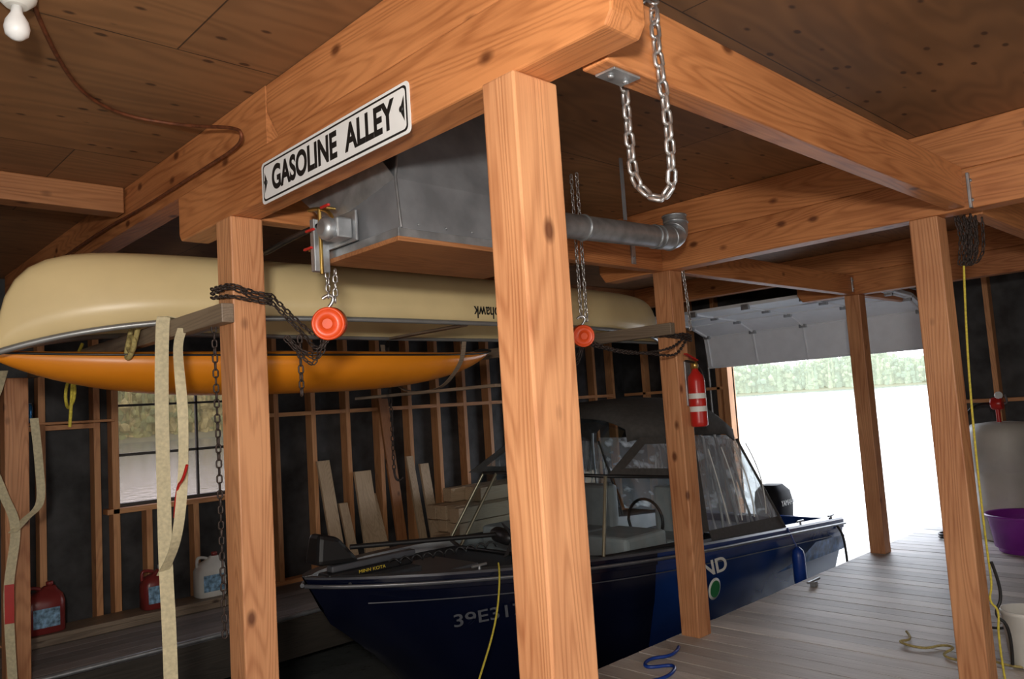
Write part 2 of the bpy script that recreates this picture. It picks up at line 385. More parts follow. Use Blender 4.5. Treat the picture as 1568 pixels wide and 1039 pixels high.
for i,y_ in enumerate((d0-.03,d1+.03)):
    tube('track_%d'%i,[(9.2,y_,0.05),(9.2,y_,2.2),(9.15,y_,2.5),(8.6,y_,2.55),(7.7,y_,2.56)],.018,GALV,door)

# ---------------------------------------------------------------- timber frame
def post(x,y,z1=2.419,hx=.07,hy=.07,z0=0): return box('timber_post',x-hx,x+hx,y-hy,y+hy,z0,z1,FIRP,bevel=.006)
post(1.44,1.40,hx=.082,hy=.06); post(1.435,3.085); post(4.47,1.39); post(4.47,3.06); post(7.55,3.06)
post(7.55,1.39); post(1.22,6.1,1.975)
LB0,LB1=2.42,2.63
def beam(x0,x1,y0,y1,z0=LB0,z1=LB1,mat=FIR,name='timber_beam'): return box(name,x0,x1,y0,y1,z0,z1,mat,bevel=.006)
def ybeam(xc,y0,y1,z0,z1,hw=.065,ch=.07,mat=FIR):
    prof=[(y0,z1),(y0,z0+ch),(y0+ch*.7,z0),(y1-ch*.7,z0),(y1,z0+ch),(y1,z1)]
    vs=[(xc-hw,q[0],q[1]) for q in prof]+[(xc+hw,q[0],q[1]) for q in prof]; n=6
    fs=[tuple(range(n)),tuple(range(n,2*n))]+[(i,(i+1)%n,n+(i+1)%n,n+i) for i in range(n)]
    return mesh('timber_beam',vs,fs,mat['Y'],bevel=.007)
ybeam(1.44,1.03,3.58,LB0,LB1,ch=.03)
ybeam(1.44,.90,2.70,LB1+.001,CZ-.001,hw=.06,ch=.12); ybeam(1.44,2.704,7.18,LB1+.001,CZ-.001,hw=.06,ch=.002)
ybeam(4.47,.85,3.6,LB0,LB1,mat=FIR); ybeam(4.47,RY+.13,7.17,LB1+.001,CZ-.001,hw=.06,ch=.01)
ybeam(7.55,.8,3.6,LB0,LB1); ybeam(7.55,RY+.13,7.17,LB1+.001,CZ-.001,hw=.06,ch=.01)
beam(1.52,4.33,1.165,1.25,LB0,2.625)
beam(4.62,7.45,1.165,1.25,LB0,2.62)
beam(1.51,4.40,3.04,3.12,LB0,2.60); beam(4.54,7.48,3.02,3.10,LB0,2.60); beam(7.62,DX-.13,3.02,3.10,LB0,2.60)
beam(BX,1.37,4.30,4.42,2.72,CZ-.001,FIRD,'ceiling_joist')
beam(4.54,7.48,5.6,5.68,2.70,CZ-.001,FIRD,'ceiling_joist')
def bracket(x0,x1,y0,y1,z0,z1):
    e=empty('steel_bracket'); box('plate',x0,x1,y0,y1,z0,z1,GALV,e,bevel=.002)
    cx,cy,cz=(x0+x1)/2,(y0+y1)/2,(z0+z1)/2
    d=[x1-x0,y1-y0,z1-z0]; ax=d.index(min(d)); n=[0,0,0]; n[ax]=-1
    for s_ in (-.28,.28):
        o=[cx,cy,cz]; lo=d.index(max(d)); o[lo]+=s_*d[lo]
        o[ax]-=d[ax]/2; lathe('bolt',[(.009,0),(.009,.006),(.004,.008)],o,n,GALV,e,seg=6)
bracket(1.56,1.67,1.175,1.24,2.412,2.419)
bracket(4.05,4.09,3.026,3.038,2.44,2.62)
bracket(4.38,4.42,1.150,1.163,2.42,2.60)
bracket(7.40,7.43,3.008,3.018,2.44,2.58)

# ---------------------------------------------------------------- sign
sg=empty('street_sign'); sc=Vector((1.374,2.265,2.476)); XD=(0,-1,0)
rrect('plate',sc,XD,(0,0,1),.95,.160,.018,.003,WHITE,sg)
rrect('border',sc+Vector((-.003,0,0)),XD,(0,0,1),.925,.141,.016,.0006,BLKP,sg)
rrect('field',sc+Vector((-.0036,0,0)),XD,(0,0,1),.911,.127,.014,.0006,WHITE,sg)
text('lettering','GASOLINE  ALLEY',sc+Vector((-.0044,.0,-.002)),XD,(0,0,1),.79,.096,BLKP,sg,ext=.001,off=.036)
for s_ in (-1,1):
    c=sc+Vector((-.0042,s_*.437,0))
    lathe('bolt',[(.010,0),(.010,.004),(.005,.006)],c,(-1,0,0),BLKP,sg,seg=10)
    mesh('end_mark',[c+Vector((-.0002,s_*.012,.04)),c+Vector((-.0002,-s_*.004,.012)),c+Vector((-.0002,-s_*.004,-.012)),c+Vector((-.0002,s_*.012,-.04))],[(0,1,2,3)],BLKP,sg)

# ---------------------------------------------------------------- duct heater
du=empty('sheet_metal_duct')
bx0,bx1,by0,by1,bz=1.64,2.50,2.25,2.76,2.19
box('plywood_base',bx0,bx1,by0,by1,bz,bz+.018,FIRD,du,bevel=.002)
box('base_rim',bx0+.005,bx1-.005,by0+.005,by1-.005,bz+.018,bz+.05,GALV,du,bevel=.002)
v=[(bx0+.02,by0+.01,bz+.05),(bx1,by0+.01,bz+.05),(bx1,by1-.01,bz+.05),(bx0+.02,by1-.01,bz+.05),
   (bx0+.02,by0+.03,bz+.24),(bx1,by0+.03,bz+.24),(bx1,by1-.02,bz+.16),(bx0+.02,by1-.02,bz+.16),
   (bx0+.16,by0+.14,CZ-.01),(bx1,by0+.14,CZ-.01),(bx1,by1-.02,CZ-.01),(bx0+.16,by1-.02,CZ-.01)]
mesh('housing',v,[(0,1,5,4),(1,2,6,5),(2,3,7,6),(3,0,4,7),(4,5,9,8),(5,6,10,9),(6,7,11,10),(7,4,8,11),(0,1,2,3),(8,9,10,11)],GALVD,du,bevel=.003)
mesh('flare',[(bx0-.02,by0+.10,bz+.36),(bx0-.02,by1+.22,bz+.36),(bx0+.02,by1-.02,bz+.16),(bx0+.02,by0+.03,bz+.24),(bx0+.16,by1+.18,CZ-.02),(bx0+.16,by0+.14,CZ-.02)],[(0,1,2,3),(0,1,4,5)],GALV,du,solid=.003)
tube('seam',[(bx0+.015,by0+.0,bz+.05),(bx0+.015,by0+.02,bz+.24),(bx0+.10,by0+.10,bz+.45)],.005,GALV,du,smooth=False)
for i in range(6): lathe('rivet',[(.005,0),(.004,.004)],(bx0+.1+i*.13,by0+.008,bz+.07),(0,-1,0),GALV,du,seg=6)
gv=empty('gas_valve')
box('body',1.555,1.625,2.52,2.62,2.25,2.33,GALV,gv,bevel=.008)
lathe('regulator',[(.04,0),(.045,.01),(.045,.03),(.03,.045)],(1.56,2.57,2.29),(-1,0,0),GALV,gv,seg=16)
box('mount_plate',1.625,1.638,2.5,2.75,2.24,2.36,GALV,gv)
box('flange',1.56,1.63,2.70,2.73,2.15,2.36,GALV,gv)
tube('pipe_a',[(1.59,2.70,2.14),(1.59,2.70,2.40)],.008,BRASS,gv); tube('pipe_b',[(1.59,2.6,2.33),(1.59,2.62,2.40),(1.6,2.8,2.42)],.008,BRASS,gv)
tube('black_pipe',[(1.58,2.70,2.33),(1.58,2.9,2.33),(1.58,3.2,2.30),(1.60,3.35,2.34)],.012,BLACK,gv)
for i,(yy_,zz_) in enumerate(((2.60,2.38),(2.72,2.31),(2.74,2.24))):
    box('handle_%d'%i,1.55,1.562,yy_-.03,yy_+.03,zz_,zz_+.01,RED,gv,bevel=.003); tube('stem_%d'%i,[(1.56,yy_,zz_),(1.60,yy_,zz_)],.006,BRASS,gv)
fp=empty('flue_pipe')
tube('pipe',[(2.48,2.5,2.425),(3.64,2.5,2.46)],.062,GALV,fp,res=8,smooth=False)
elb=[Vector((3.60,2.5,2.459)),Vector((3.70,2.5,2.462)),Vector((3.77,2.5,2.485)),Vector((3.80,2.51,2.54)),Vector((3.80,2.52,2.60))]
tube('elbow',elb,.068,GALV,fp,res=8)
for i,t in enumerate((2.95,3.55)): lathe('joint_%d'%i,[(.066,0),(.069,.008),(.066,.016)],(t,2.5,2.425+.035*(t-2.48)/1.16),(1,0,.03),GALV,fp)
for i,q in enumerate(((3.69,2.5,2.463,(1,0,.2)),(3.755,2.5,2.50,(.7,0,.7)),(3.795,2.51,2.56,(.1,0,1)),(3.80,2.52,2.60,(0,0,1)))): lathe('rib_%d'%i,[(.069,0),(.074,.006),(.069,.012)],q[:3],q[3],GALV,fp)
box('hanger_strap',3.3,3.32,2.495,2.505,2.52,CZ-.001,GALVD,fp,bevel=0)
tube('rusty_gas_line',[(1.33,5.6,2.66),(1.345,4.6,2.69),(1.355,4.0,2.67),(1.355,3.2,2.67),(1.352,2.9,2.665),(1.33,2.80,2.68),(1.33,2.85,2.73),(1.28,3.2,2.83),(1.0,3.28,2.85),(.75,3.0,2.853),(.55,2.5,2.853)],.007,RUST)
lb=empty('ceiling_light_bulb'); lathe('socket',[(.055,0),(.05,.02),(.03,.04)],(.52,2.52,CZ),(0,0,-1),WPL,lb)
lathe('bulb',[(.014,.0),(.016,.02),(.03,.045),(.034,.065),(.03,.085),(.015,.098),(.002,.102)],(.52,2.52,CZ-.04),(0,0,-1),WHITE,lb)

# ---------------------------------------------------------------- canoe (upside down)
can=empty('canoe')
def loft(name,stations,mat,parent,cap=True,**k):
    n=len(stations[0]); vs=[q for s in stations for q in s]; fs=[]
    for j in range(len(stations)-1):
        for i in range(n-1): fs.append((j*n+i,j*n+i+1,(j+1)*n+i+1,(j+1)*n+i))
    return mesh(name,vs,fs,mat,parent,smooth=True,**k)
cx0,cx1,cyc=.74,5.62,4.0
st=[];gl=[];gr=[]
NS=40
for j in range(NS+1):
    s=j/NS
    s2=.5-.5*math.cos(math.pi*s); u=2*s2-1
    b=.43*(1-abs(u)**3.0)**.9+.006
    top=2.43-.055*abs(u)**10
    drop=1-(max(0,1-abs(u)**22))**.5
    zg=2.092-(.14 if u<0 else .05)*abs(u)**6
    h=(top-zg)*(1-.85*drop)
    X=cx0+(cx1-cx0)*s2
    row=[]
    for i in range(17):
        t=math.pi*i/16; cc=math.cos(t); ss=math.sin(t)
        row.append((X,cyc-b*math.copysign(abs(cc)**.62,cc),zg+h*(ss**.7 if ss>0 else 0)))
    st.append(row); gl.append((X,cyc-b-.004,zg)); gr.append((X,cyc+b+.004,zg))
loft('hull',st,CREAM,can,solid=.006)
tube('gunwale_a',gl,.014,GRAYR,can); tube('gunwale_b',gr,.014,GRAYR,can)
for i,t in enumerate((1.7,3.1,4.7)): box('thwart_%d'%i,t-.03,t+.03,cyc-.38,cyc+.38,2.08,2.095,GREYW,can)
text('lettering','Mohawk',(3.27,3.560,2.165),(-1,0,0),(0,.05,-1),.27,.075,BLKP,can,ext=.002,off=.01)
kay=empty('kayak'); st=[]
kx0,kx1,kyc=.72,3.80,4.2
for j in range(NS+1):
    s2=.5-.5*math.cos(math.pi*j/NS); u=2*s2-1
    b=.36*(1-abs(u)**2.3)+.004; X=kx0+(kx1-kx0)*s2
    hb_=.19*(1-abs(u)**3.2)**.8+.004; ht=.035*(1-abs(u)**2)+.01; zc=1.925+.045*abs(u)**3
    row=[]
    for i in range(25):
        t=2*math.pi*i/24; cc=math.cos(t);ss=math.sin(t)
        row.append((X,kyc+b*cc,zc+(ht*ss if ss>0 else hb_*math.copysign(abs(ss)**.8,ss))))
    st.append(row)
loft('hull',st,YEL,kay)
tube('seam_line',[(q[0][0],q[12][1]-.003,q[12][2]) for q in st],.006,BLACK,kay)
tube('carry_handle',[(3.68,4.2,1.98),(3.76,4.2,2.0),(3.83,4.2,1.985)],.01,BLACK,kay)
pk=empty('storage_rack')
box('plank_a',1.310,1.361,3.0,6.16,1.978,2.055,GREYW,pk); box('plank_b',4.345,4.396,2.98,5.2,1.98,2.06,GREYW,pk)
chain('hanger_chain_a',[(4.37,5.15,2.06),(4.37,5.15,CZ-.02)],CHD,pk)
pts=[(3.2,3.75,2.0),(3.2,3.80,1.87),(3.2,3.98,1.74),(3.2,4.2,1.715),(3.2,4.42,1.74),(3.2,4.60,1.87),(3.2,4.65,2.07)]
ribbon('sling',pts,(1,0,0),.035,GREYW['X'],pk)
box('sling_bar',3.17,3.23,3.45,5.0,1.695,1.715,GREYW,pk)
# ---------------------------------------------------------------- chains and hoists
ch=empty('hanging_chain')
chain('loop',[(1.71,1.262,2.60),(1.72,1.266,2.42),(1.72,1.262,2.25),(1.72,1.25,2.16),(1.735,1.20,2.105),(1.745,1.16,2.13),(1.735,1.145,2.22),(1.73,1.145,2.35),(1.72,1.15,2.5),(1.72,1.15,2.59)],CHS,ch,ll=.054,w=.036,rr=.0062)
chain('loop_over',[(1.72,1.15,2.60),(1.72,1.16,2.64),(1.71,1.25,2.64),(1.71,1.265,2.60)],CHS,ch,ll=.05,w=.032,rr=.0052)
def hoist(x,y,z,top,rad=.066):
    e=empty('chain_hoist')
    d=Vector((-.60,-.72,-.12)).normalized(); c=Vector((x,y,z))
    lathe('drum',[(rad*.75,-.05),(rad,-.045),(rad,.035),(rad*.9,.042),(rad*.85,.036),(rad*.35,.04),(rad*.3,.055)],c,d,ORNG,e,seg=36)
    lathe('back_cover',[(rad*.6,-.09),(rad*.8,-.085),(rad*.8,-.045)],c,d,BLACK,e)
    tube('top_hook',[c+Vector((0,0,rad)),c+Vector((.02,-.02,rad+.03)),c+Vector((0,0,rad+.055)),c+Vector((-.018,.015,rad+.035))],.007,CHS,e)
    chain('load_chain',[c+Vector((0,0,rad+.05)),(x,y,top-.01)],CHS,e,ll=.036,w=.024,rr=.0036)
    chain('load_chain_b',[c+Vector((.02,-.02,rad+.03)),(x+.025,y-.02,top-.01)],CHS,e,ll=.036,w=.024,rr=.0036)
    for i in range(3):
        xx=c+Vector((random.uniform(-.03,.03),random.uniform(0,.06),-rad))
        chain('slack_%d'%i,[xx,xx+Vector((-.03,.03,-.05-.02*i)),xx+Vector((-.07,.09,-.03)),xx+Vector((-.10,.12,.02))],CHD,e,ll=.03,w=.02,rr=.003)
    return e
hoist(1.64,2.745,1.95,2.19); hoist(3.22,2.78,1.93,CZ-.01,.06)
pc=empty('post_chain')
def wrap(x,y,z,h,name):
    q=h+.008
    for i in range(3):
        zz=z+.018*i; dz_=random.uniform(-.02,.02)
        chain(name+'_%d'%i,[(x-q,y+q,zz),(x-q,y-q,zz-.02+dz_),(x,y-q-.004,zz-.03),(x+q,y-q,zz-.04),(x+q,y+q,zz)],CHD,pc,ll=.034,w=.022,rr=.0036)
wrap(1.435,3.085,2.10,.078,'wrap_a'); wrap(4.47,3.06,1.98,.078,'wrap_b')
chain('drape_a',[(1.53,3.0,2.06),(1.6,2.9,1.93),(1.62,2.82,1.86),(1.66,2.78,1.9)],CHD,pc,ll=.034,w=.022,rr=.0036)
chain('drape_a2',[(1.53,3.0,2.09),(1.57,2.9,1.99),(1.62,2.8,1.90),(1.66,2.78,1.92)],CHD,pc,ll=.034,w=.022,rr=.0036)
chain('drop_a',[(1.345,3.16,1.97),(1.35,3.165,1.5),(1.352,3.165,.72)],CHD,pc,ll=.04,w=.026,rr=.004)
chain('drop_a2',[(1.58,2.88,1.90),(1.585,2.89,1.68)],CHD,pc,ll=.04,w=.026,rr=.004)
chain('drop_b',[(4.56,2.99,2.42),(4.57,2.98,2.2),(4.55,2.96,2.02)],CHS,pc,ll=.04,w=.026,rr=.004)
chain('drape_b',[(4.5,2.965,1.98),(4.2,2.9,1.88),(3.7,2.83,1.84),(3.3,2.79,1.88)],CHD,pc,ll=.034,w=.022,rr=.0036)
chain('drape_b2',[(4.5,2.965,1.95),(4.25,2.9,1.84),(3.9,2.85,1.84),(3.5,2.8,1.86),(3.3,2.79,1.9)],CHD,pc,ll=.034,w=.022,rr=.0036)
wc=empty('hook_chain')
chain('chain',[(3.7,5.3,CZ-.02),(3.7,5.3,2.0),(3.7,5.3,1.12)],CHD,wc,ll=.05,w=.032,rr=.005)
tube('hook',[(3.7,5.3,1.14),(3.7,5.3,1.06),(3.73,5.27,1.03),(3.75,5.25,1.06)],.01,CHD,wc)
rc=empty('chain_bundle')
for i in range(6):
    X=4.52+random.uniform(-.02,.06);Y=1.24+random.uniform(-.05,.03)
    chain('strand_%d'%i,[(X,Y,2.40),(X+.01,Y-.01,2.3),(X+random.uniform(-.02,.02),Y,2.16),(X+.03,Y-.03,2.22),(X+.04,Y-.04,2.40)],CHD,rc,ll=.034,w=.022,rr=.0035)
tube('yellow_rope',[(4.55,1.26,2.2),(4.53,1.285,1.8),(4.50,1.295,1.2),(4.575,1.315,.65),(4.58,1.31,.5),(4.56,1.33,.42),(4.58,1.29,.38),(4.57,1.31,.25),(4.58,1.30,.01)],.0055,YROPE)
tube('tie_rope',[(4.57,1.30,.62),(4.62,1.27,.45),(4.57,1.32,.35),(4.60,1.25,.3),(4.62,1.27,.1)],.008,BLACK)
tube('yellow_ties',[(1.32,4.9,2.09),(1.27,4.95,1.95),(1.27,4.85,1.8),(1.26,4.98,1.7),(1.26,5.05,1.82),(1.27,4.93,1.93),(1.26,4.88,1.86),(1.26,4.95,1.62)],.009,YROPE)
tube('tie_knot',[(1.28,3.95,2.07),(1.27,4.0,1.97),(1.26,3.88,1.94),(1.26,3.85,2.0),(1.27,3.95,2.03),(1.26,3.99,1.92),(1.26,3.9,1.92),(1.28,3.86,2.06)],.012,WROPE)
VD=(.94,-.34,0)
s1=empty('lifting_strap')
ribbon('long_leg',[(1.30,3.56,2.068),(1.28,3.55,2.03),(1.27,3.555,1.7),(1.265,3.545,1.3),(1.26,3.53,1.0),(1.26,3.51,.7),(1.26,3.50,.3)],VD,.056,STRAP,s1,twist=.15)
ribbon('return_leg',[(1.31,3.40,2.0),(1.28,3.38,1.9),(1.27,3.32,1.62),(1.265,3.33,1.35),(1.26,3.41,1.1),(1.25,3.55,.95)],VD,.042,STRAP,s1,twist=.5)
tube('red_cord',[(1.25,3.24,1.42),(1.25,3.28,1.36),(1.25,3.36,1.33),(1.255,3.40,1.2)],.006,RED,s1)
ribbon('over_plank',[(1.30,3.56,2.068),(1.34,3.56,2.062),(1.37,3.56,2.05),(1.375,3.56,1.99)],(0,1,0),.05,STRAP,s1)
s2_=empty('cargo_strap')
ribbon('leg_a',[(1.14,6.0,2.02),(1.10,5.95,1.9),(1.0,5.85,1.6),(1.1,5.85,1.25),(1.18,5.9,1.0),(1.14,5.9,.6),(1.16,5.9,.02)],VD,.055,STRAP,s2_,twist=.2)
ribbon('leg_b',[(1.31,5.98,1.7),(1.33,5.96,1.4),(1.33,5.94,1.15),(1.24,5.92,1.05),(1.16,5.88,.98)],VD,.05,STRAP,s2_,twist=.3)
ribbon('red_label',[(1.14,5.88,.66),(1.14,5.88,.42)],VD,.052,RED,s2_)

# ---------------------------------------------------------------- boat
boat=empty('fishing_boat'); BX0=2.40; BL=5.42; BY=4.45
def gz(s): return .61-.36*s
def hb(s):
    t=min(s/.55,1); return (1-(1-t)**2.3)**.75*.98*(1-.05*max(0,s-.6)/.4)
rows=[];NSB=36; SS=[]
for j in range(NSB+1):
    s=(j/NSB)**1.25; SS.append(s); b=hb(s)+.012; g=gz(s)
    X=BX0+BL*s
    rise=max(0,1-s/.3)**1.8
    zk=-.72+rise*1.02; zc=-.42+rise*.80
    cb=b*(.80-.25*max(0,1-s/.4))
    def bx_(z): return X+ (g-z)*.55*max(0,1-s/.2)**1.2
    half=[(0,zk),(cb*.55,zk+.05),(cb,zc),(cb+.015,zc+.02),(b*.93,zc+(g-zc)*.55),(b*.945,zc+(g-zc)*.60),(b*.985,g-.09),(b*1.0,g-.085),(b*1.005,g-.005),(b*.99,g+.01),(max(b-.10,0)*.98,g+.012),(max(b-.12,0),g-.05 if s<.36 else g-.42),(0,(g-.05 if s<.36 else g-.42))]
    rows.append(([ (bx_(z),BY-y,z) for y,z in half],[ (bx_(z),BY+y,z) for y,z in half]))
nh=13; vs=[];fs=[];mi=[]
strip=[0,0,0,1,1,1,5,5,2,2,4,3]
for side in (0,1):
    base=len(vs)
    for rw in rows: vs+=rw[side]
    for j in range(NSB):
        for i in range(nh-1):
            fs.append((base+j*nh+i,base+j*nh+i+1,base+(j+1)*nh+i+1,base+(j+1)*nh+i))
            m_=strip[i]
            if m_ in (1,5) and SS[j]<.42: m_=0
            elif m_==5: m_=1
            mi.append(m_)
    last=base+NSB*nh; fs.append(tuple(last+i for i in range(9))); mi.append(1)
hull=mesh('hull',vs,fs,[NAVY,BLUE,GTRIM,GDK,INT],boat,midx=mi)
bm=bmesh.new(); bm.from_mesh(hull.data); bmesh.ops.remove_doubles(bm,verts=bm.verts,dist=.0006); bmesh.ops.recalc_face_normals(bm,faces=bm.faces); bm.to_mesh(hull.data); bm.free()
for q in hull.data.polygons: q.use_smooth=True
es=hull.modifiers.new('e','EDGE_SPLIT'); es.split_angle=math.radians(28)
def side_pt(s,f,sgn=-1,off=0):
    b=hb(s)+.012+off; return (BX0+BL*s,BY+sgn*b*1.01,gz(s)+f)
for sgn in (-1,1):
    tube('rub_rail_%d'%sgn,[side_pt((j/30)**1.25,-.045,sgn,.006) for j in range(31)],.013,GTRIM,boat)
    tube('rail_bead_%d'%sgn,[side_pt((j/30)**1.25,-.040,sgn,.018) for j in range(31)],.004,GALV,boat)
    tube('stripe_%d'%sgn,[side_pt(.05+.9*j/24,-.15,sgn,-.022) for j in range(25)],.004,GTRIM,boat)
box('transom_cap',BX0+BL-.06,BX0+BL+.02,BY-.90,BY+.90,gz(1)-.22,gz(1)+.0,BLUE,boat,bevel=.015)
box('console_port',4.55,5.05,BY-.80,BY-.32,.05,.56,INT,boat,bevel=.03); box('console_star',4.55,5.05,BY+.32,BY+.80,.05,.56,INT,boat,bevel=.03)
def seat(x,y):
    box('seat_base',x-.05,x+.05,y-.05,y+.05,-.05,.30,GTRIM,boat,bevel=.01)
    box('seat_cushion',x-.22,x+.22,y-.22,y+.22,.30,.42,INT,boat,bevel=.04); box('seat_back',x+.16,x+.27,y-.22,y+.22,.36,.80,INT,boat,bevel=.04)
seat(5.5,BY-.45); seat(5.5,BY+.45)
tube('steering_wheel',[(5.12,BY-.55+.17*math.cos(t),.60+.17*math.sin(t)) for t in [i*math.pi/8 for i in range(17)]],.012,BLACK,boat)
box('bow_hatch',2.95,3.6,BY-.25,BY+.25,.49,.515,GTRIM,boat,bevel=.01)
box('rear_deck',6.95,7.7,BY-.85,BY+.85,.02,.17,GDK,boat,bevel=.01)
wn=[(5.28,3.52,.45),(4.22,3.60,.49),(3.98,4.0,.50),(3.98,4.86,.50),(4.22,5.28,.49),(5.28,5.34,.45)]
wt=[(5.18,3.64,.94),(4.40,3.68,1.03),(4.36,4.05,1.04),(4.36,4.80,1.04),(4.50,5.12,1.02),(5.20,5.20,.94)]
mesh('windshield_glass',wn+wt,[(i,i+1,i+7,i+6) for i in range(5)],BGL,boat)
FRM=M('windshield_frame',(.30,.28,.20),.35,.8)
for i in range(6): tube('pillar_%d'%i,[wn[i],wt[i]],.013,BLACK if i in(0,5) else FRM,boat)
tube('top_rail',wt,.014,BLACK,boat,smooth=False); tube('bottom_rail',wn,.016,BLACK,boat,smooth=False)
cs=[]
for (X,zt,zs,hw) in ((4.86,1.44,1.34,.62),(4.95,1.53,1.36,.70),(5.2,1.565,1.36,.78),(5.6,1.58,1.34,.80),(6.0,1.56,1.32,.80),(6.16,1.50,1.25,.78)):
    row=[]
    for i in range(13):
        t=-1+2*i/12; row.append((X,BY+t*hw,zs+(zt-zs)*(1-abs(t)**3.2)))
    cs.append([(row[0][0],row[0][1]-.01,row[0][2]-.10)]+row+[(row[-1][0],row[-1][1]+.01,row[-1][2]-.10)])
loft('canopy_top',cs,CANV,boat,solid=.012)
fa=[(4.42,BY-.70,1.03),(4.38,BY-.35,1.045),(4.38,BY+.35,1.045),(4.5,BY+.66,1.02)]
fb=[(4.87,BY-.62,1.34),(4.87,BY-.32,1.42),(4.87,BY+.32,1.42),(4.87,BY+.62,1.34)]
mesh('front_vinyl',[fa[0],fa[1],fb[1],fb[0],fa[2],fa[3],fb[3],fb[2]],[(0,1,2,3),(4,5,6,7),(1,4,7,2)],BGL,boat)
def sidep(sg):
    y=lambda v:BY+sg*v
    A=[(4.42,y(.77),1.03),(5.22,y(.81),.95),(5.42,y(.81),1.24),(4.90,y(.72),1.27)]
    c=[sum(q[i] for q in A)/4 for i in range(3)]
    Bq=[tuple(c[i]+(q[i]-c[i])*.64 for i in range(3)) for q in A]
    mesh('side_wing',A+Bq,[(0,1,5,4),(1,2,6,5),(2,3,7,6),(3,0,4,7)],CANV,boat,solid=.006); mesh('side_wing_window',Bq,[(0,1,2,3)],VIN,boat)
    C=[(5.24,y(.90),.50),(5.46,y(.91),.48),(5.50,y(.82),1.24),(5.42,y(.81),1.24),(5.18,y(.82),.94)]
    mesh('side_panel',C,[(0,1,2,3,4)],CANV,boat,solid=.006)
    D=[(5.46,y(.91),.48),(6.62,y(.90),.44),(6.20,y(.79),1.16),(5.50,y(.82),1.24)]
    mesh('aft_vinyl',D,[(0,1,2,3)],VIN,boat)
    mesh('aft_skirt',[(5.46,y(.95),.36),(6.70,y(.94),.26),(6.62,y(.90),.44),(5.46,y(.91),.49)],[(0,1,2,3)],CANV,boat,solid=.008)
    tube('aft_hem',[(6.70,y(.94),.26),(6.62,y(.90),.44),(6.20,y(.79),1.16)],.012,CANV,boat)
    for k_ in range(3):
        tube('bow_frame_%d'%k_,[(5.75+.25*k_,y(.86),.40),(5.85+.12*k_,y(.80),.85),(5.65+.22*k_,y(.77),1.25)],.011,GALV,boat)
    for k_ in range(4):
        x0_=5.75+.2*k_; tube('vinyl_crease_%d'%k_,[(x0_,y(.925),.50),(x0_-.03+.05*k_,y(.885),.80),(x0_-.10,y(.845),1.12)],.005,WPL,boat)
sidep(-1); sidep(1)
mesh('aft_curtain',[(6.66,BY-.88,.42),(6.66,BY+.88,.42),(6.18,BY+.78,1.2),(6.18,BY-.78,1.2)],[(0,1,2,3)],VIN,boat)
ox=8.10; oy=BY-.05
cw=[]
for (z_,fx,bxk,hw) in ((.10,-.14,.16,.12),(.16,-.18,.22,.16),(.34,-.19,.24,.17),(.46,-.17,.20,.155),(.53,-.10,.12,.10)):
    row=[]
    for i in range(21):
        t=2*math.pi*i/20; cc=math.cos(t);ss=math.sin(t)
        X=ox+(bxk if cc>0 else -fx)*math.copysign(abs(cc)**.6,cc); row.append((X,oy+hw*math.copysign(abs(ss)**.6,ss),z_))
    cw.append(row)
loft('outboard_cowling',cw,COWL,boat)
mesh('cowling_top',cw[-1][:-1],[tuple(range(20))],COWL,boat)
box('outboard_leg',ox-.07,ox+.07,oy-.05,oy+.05,-.75,.11,BLACK,boat,bevel=.02); box('outboard_bracket',7.82,8.04,oy-.12,oy+.12,-.2,.10,BLACK,boat,bevel=.01)
box('cavitation_plate',ox-.12,ox+.25,oy-.1,oy+.1,-.66,-.64,BLACK,boat)
text('cowling_text','YAMAHA',(ox,oy-.180,.34),(1,0,0),(0,0,1),.30,.06,WPL,boat,ext=.002)
text('hull_lettering','LUND',(5.20,BY-1.012,.235),(1,0,0),(0,.12,1),.62,.11,WPL,boat,ext=.002,off=.02)
text('registration','39E3172',(3.35,BY-.665,.28),(1,-.40,0),(0,.10,1),.55,.075,REG,boat,ext=.002,off=.01)
lathe('hull_badge',[(.085,0),(.085,.004),(.02,.006)],(5.38,BY-.965,.06),(0,-1,-.15),WPL,boat); lathe('hull_badge_core',[(.065,0),(.065,.004)],(5.38,BY-.972,.059),(0,-1,-.15),GREEN,boat)
mesh('blue_splash',[(6.3,BY-.990,.0),(7.75,BY-.955,-.03),(7.78,BY-.96,.10),(7.1,BY-.990,.14),(6.8,BY-.990,.05)],[(0,1,2,3,4)],M('splash_graphic',(.10,.2,.42),.3,var=.7,scale=14),boat)
for (X,yo,zz) in ((3.3,-.60,.555),(6.95,-.93,.32),(7.65,-.90,.27)):
    tube('cleat',[(X-.06,BY+yo,zz+.03),(X+.06,BY+yo,zz+.03)],.009,GALV,boat); tube('cleat_leg',[(X,BY+yo,zz-.02),(X,BY+yo,zz+.03)],.01,GALV,boat)
for i,(X,yo,h0) in enumerate(((6.62,-1.05,-.20),(3.72,-.98,-.3))):
    lathe('fender_%d'%i,[(.01,0),(.045,.03),(.055,.08),(.055,.30),(.045,.35),(.015,.38)],(X,BY+yo,h0),(0,0,1),DBLUE,boat); tube('fender_line_%d'%i,[(X,BY+yo,h0+.36),(X,BY+yo+.08,.34 if i==0 else .45)],.006,DBLUE,boat)
tube('stern_line',[(7.6,BY-.9,.28),(7.65,BY-.98,.2),(7.7,BY-1.0,0),(7.65,BY-1.02,-.3)],.012,BLACK,boat)
tm=boat
dz_=.085; dxx=-.12; dyy=.10
def TB(n_,x0,x1,y0,y1,z0,z1,m_,b_): box(n_,x0+dxx,x1+dxx,y0+dyy,y1+dyy,z0+dz_,z1+dz_,m_,tm,bevel=b_)
TB('trolling_base',2.62,3.25,4.22,4.36,.495,.54,BLACK,.012); TB('trolling_arm',2.66,3.3,4.25,4.32,.54,.58,GTRIM,.01)
TB('deck_plate',2.7,3.25,4.12,4.5,.455,.495,GDK,.01)
